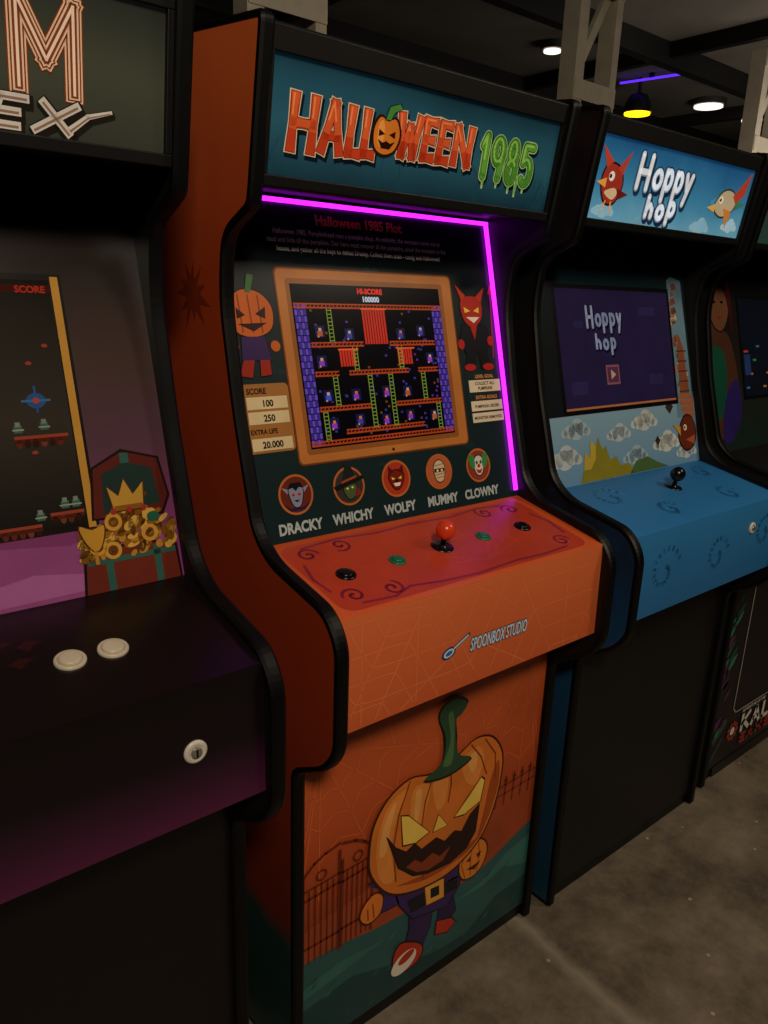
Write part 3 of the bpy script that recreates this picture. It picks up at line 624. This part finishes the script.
# ============================================================ ROOM
def nodes_floor():
    M=bpy.data.materials.new('stained_concrete_light_streak');M.use_nodes=True;nt=M.node_tree;b=nt.nodes['Principled BSDF']
    tc=nt.nodes.new('ShaderNodeTexCoord')
    n=nt.nodes.new('ShaderNodeTexNoise');n.inputs['Scale'].default_value=4.5;n.inputs['Detail'].default_value=12;n.inputs['Roughness'].default_value=.75
    nt.links.new(tc.outputs['Object'],n.inputs['Vector'])
    r=nt.nodes.new('ShaderNodeValToRGB');r.color_ramp.elements[0].position=.36;r.color_ramp.elements[1].position=.66
    r.color_ramp.elements[0].color=lin('4c4236');r.color_ramp.elements[1].color=lin('867866')
    nt.links.new(n.outputs['Fac'],r.inputs['Fac'])
    v=nt.nodes.new('ShaderNodeTexVoronoi');v.inputs['Scale'].default_value=16;nt.links.new(tc.outputs['Object'],v.inputs['Vector'])
    r2=nt.nodes.new('ShaderNodeValToRGB');r2.color_ramp.elements[0].position=.05;r2.color_ramp.elements[1].position=.09
    r2.color_ramp.elements[0].color=(1,1,1,1);r2.color_ramp.elements[1].color=(0,0,0,1);nt.links.new(v.outputs['Distance'],r2.inputs['Fac'])
    mx=nt.nodes.new('ShaderNodeMixRGB');nt.links.new(r2.outputs['Color'],mx.inputs['Fac']);nt.links.new(r.outputs['Color'],mx.inputs['Color1']);mx.inputs['Color2'].default_value=lin('a89a80')
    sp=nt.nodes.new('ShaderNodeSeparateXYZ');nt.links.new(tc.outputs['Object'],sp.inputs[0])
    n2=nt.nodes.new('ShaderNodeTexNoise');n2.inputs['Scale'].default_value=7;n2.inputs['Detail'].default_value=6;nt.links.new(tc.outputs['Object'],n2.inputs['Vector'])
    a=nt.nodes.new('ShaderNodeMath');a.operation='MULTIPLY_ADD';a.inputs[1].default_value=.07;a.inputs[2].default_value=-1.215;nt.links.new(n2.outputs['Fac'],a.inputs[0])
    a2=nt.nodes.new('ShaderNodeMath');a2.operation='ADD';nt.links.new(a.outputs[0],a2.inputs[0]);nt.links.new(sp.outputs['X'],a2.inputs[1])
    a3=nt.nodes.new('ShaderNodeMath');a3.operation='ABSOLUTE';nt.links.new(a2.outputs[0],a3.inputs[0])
    r3=nt.nodes.new('ShaderNodeValToRGB');r3.color_ramp.elements[0].color=(.5,.5,.5,1);r3.color_ramp.elements[1].color=(0,0,0,1);r3.color_ramp.elements[1].position=.03  # lighter band: a light reflection streak painted into the floor colour
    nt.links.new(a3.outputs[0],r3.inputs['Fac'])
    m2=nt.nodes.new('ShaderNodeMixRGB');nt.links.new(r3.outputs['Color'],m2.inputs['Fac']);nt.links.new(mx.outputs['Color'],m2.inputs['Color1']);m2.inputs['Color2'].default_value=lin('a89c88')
    nt.links.new(m2.outputs['Color'],b.inputs['Base Color']);b.inputs['Roughness'].default_value=.62
    bp=nt.nodes.new('ShaderNodeBump');bp.inputs['Strength'].default_value=.15;nt.links.new(n.outputs['Fac'],bp.inputs['Height']);nt.links.new(bp.outputs['Normal'],b.inputs['Normal'])
    return M
CE=3.1
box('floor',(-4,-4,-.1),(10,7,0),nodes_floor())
box('ceiling',(-4,-4,CE),(10,7,CE+.1),m('6a635a',.8,name='dark_ceiling',sc=1.5,nz=.3))
W=m('1c1917',.8,name='dark_wall',sc=2,nz=.3)
box('wall_back',(-4,6.9,0),(10,7,CE),W);box('wall_right',(9.9,-4,0),(10,6.9,CE),W);box('wall_left',(-4,-4,0),(-3.9,6.9,CE),W);box('wall_front',(-3.9,-4,0),(9.9,-3.9,CE),W)
def grp(name,loc=(0,0,0)):
    E=bpy.data.objects.new(name,None);COL.objects.link(E);E.location=loc;return E
BM=m('12100f',.6,name='beam_paint')
for y in (2.2,3.4,4.7,6.0): box('ceiling_beam',(-3.9,y-.04,CE-.14),(9.9,y+.04,CE-.001),BM)
for x in (2.9,5.2,7.2): box('ceiling_beam',(x-.03,-3.9,CE-.10),(x+.03,6.9,CE-.0005),BM)
G=grp('ceiling_duct')
box('duct_body',(2.5,5.0,CE-.55),(9.0,5.5,CE-.2),m('4a4640',.5,metal=.2),G)
for x in (3,5,7,8.8): box('duct_strap',(x,4.99,CE-.56),(x+.04,5.51,CE-.16),BM,G)
ST=m('b0a694',.5,name='painted_steel')
def bar(name,p,q,w,d,par):
    p=Vector(p);q=Vector(q);z=(q-p).normalized();y=Vector((0,1,0));x=y.cross(z).normalized()
    V=[c+x*a*w/2+y*b*d/2 for c in (p,q) for a,b in ((-1,-1),(1,-1),(1,1),(-1,1))]
    return mk(name,V,[[3,2,1,0],[4,5,6,7],[0,1,5,4],[1,2,6,5],[2,3,7,6],[3,0,4,7]],ST,par)
for cx in (1.70,3.53,5.40):
    G=grp('steel_lattice_column',(cx,2.75,0))
    bar('chord_left',(-.14,0,0),(-.14,0,CE-.14),.07,.1,G);bar('chord_right',(.14,0,0),(.14,0,CE-.14),.05,.1,G)
    k=0;z=.0
    while z<CE-.5:
        s=1 if k%2 else -1
        bar('diagonal_%d'%k,(-.12*s,0,z+.03),(.12*s,0,z+.47),.045,.03,G)
        box('batten_plate_%d'%k,(-.17,-.055,z+.40),(.165,-.05,z+.49),ST,G);k+=1;z+=.49
    box('base_plate',(-.24,-.12,0),(.24,.12,.02),ST,G)
def disc(name,x,y,z,r,mat,par,h=.03):
    V=[];n=32
    for zz,rr in ((0,r),(-h,r)):
        for i in range(n): V.append((x+rr*math.cos(i*math.tau/n),y+rr*math.sin(i*math.tau/n),z+zz))
    F=[list(range(n)),list(range(n,2*n))]+[[i,(i+1)%n,n+(i+1)%n,n+i] for i in range(n)]
    return mk(name,V,F,mat,par)
WHL=emis('warm_white_lamp','ffeeda',1.6)
for x,y,r in ((4.63,3.94,.06),(6.8,3.97,.12),(7.55,3.95,.09)):
    G=grp('ceiling_downlight');disc('housing',x,y,CE-.0005,r+.025,m('3a3835',.4),G,.05);disc('diffuser',x,y,CE-.0506,r,WHL,G,.012)
G=grp('pendant_spotlight',(5.8,4.0,0))
n=24;pf=[(.02,CE-.11),(.07,CE-.13),(.105,CE-.2),(.11,CE-.26)]
V=[(r*math.cos(i*math.tau/n),r*math.sin(i*math.tau/n),z) for r,z in pf for i in range(n)]
mk('shade',V,[[j*n+i,j*n+(i+1)%n,(j+1)*n+(i+1)%n,(j+1)*n+i] for j in range(3) for i in range(n)],m('141414',.4),G,smooth=True)
disc('yellow_lens',0,0,CE-.235,.10,emis('yellow_lamp','ffc010',3),G,.035);disc('stem',0,0,CE-.0005,.015,BM,G,.14)
G=grp('neon_tube')
a=Vector((5.7,4.12,CE-.04));b=Vector((5.79,3.62,CE-.04))
mk('tube',[p+Vector((dx,0,dz)) for p in (a,b) for dx,dz in ((-.007,-.007),(.007,-.007),(.007,.007),(-.007,.007))],[[3,2,1,0],[4,5,6,7],[0,1,5,4],[1,2,6,5],[2,3,7,6],[3,0,4,7]],emis('violet_neon','5a28ff',1.6),G)
box('bracket',(5.73,3.85,CE-.035),(5.76,3.88,CE),BM,G)
# ============================================================ LIGHTS
def area(name,loc,tgt,size,pw,col):
    L=bpy.data.lights.new(name,'AREA');L.energy=pw;L.color=col;L.size=size
    o=bpy.data.objects.new(name,L);COL.objects.link(o);o.location=loc
    o.rotation_euler=(Vector(tgt)-Vector(loc)).to_track_quat('-Z','Y').to_euler();return o
area('ceiling_light_main',(-.35,-1.15,2.9),(.9,.9,.95),.4,43,(1,.85,.66))
area('aisle_floor_fill',(2.6,-.6,3.0),(2.2,.6,0),.5,19,(1,.85,.64))  # unseen area light added over the aisle to light the floor
area('hall_ceiling_fill',(5.5,2.0,1.9),(5.8,3.8,3.1),1.2,14,(1,.9,.78))  # unseen fill added below the ceiling, aimed up to brighten it
W=bpy.data.worlds.new('world');S.world=W;W.use_nodes=True;W.node_tree.nodes['Background'].inputs[0].default_value=(1,.88,.78,1);W.node_tree.nodes['Background'].inputs[1].default_value=.02
# ============================================================ CAMERA
R=Vector((.7765,-.6291,.0348));D=Vector((-.1509,-.2394,-.9590));Fw=Vector((.6118,.7394,-.2809))
cam=bpy.data.cameras.new('camera');co=bpy.data.objects.new('camera',cam);COL.objects.link(co)
cam.sensor_fit='VERTICAL';cam.sensor_height=36;cam.sensor_width=27;cam.lens=758/1024*36;cam.clip_start=.05
Mx=Matrix((R,-D,-Fw)).transposed().to_4x4();Mx.translation=Vector((0,0,1.406));co.matrix_world=Mx
S.camera=co
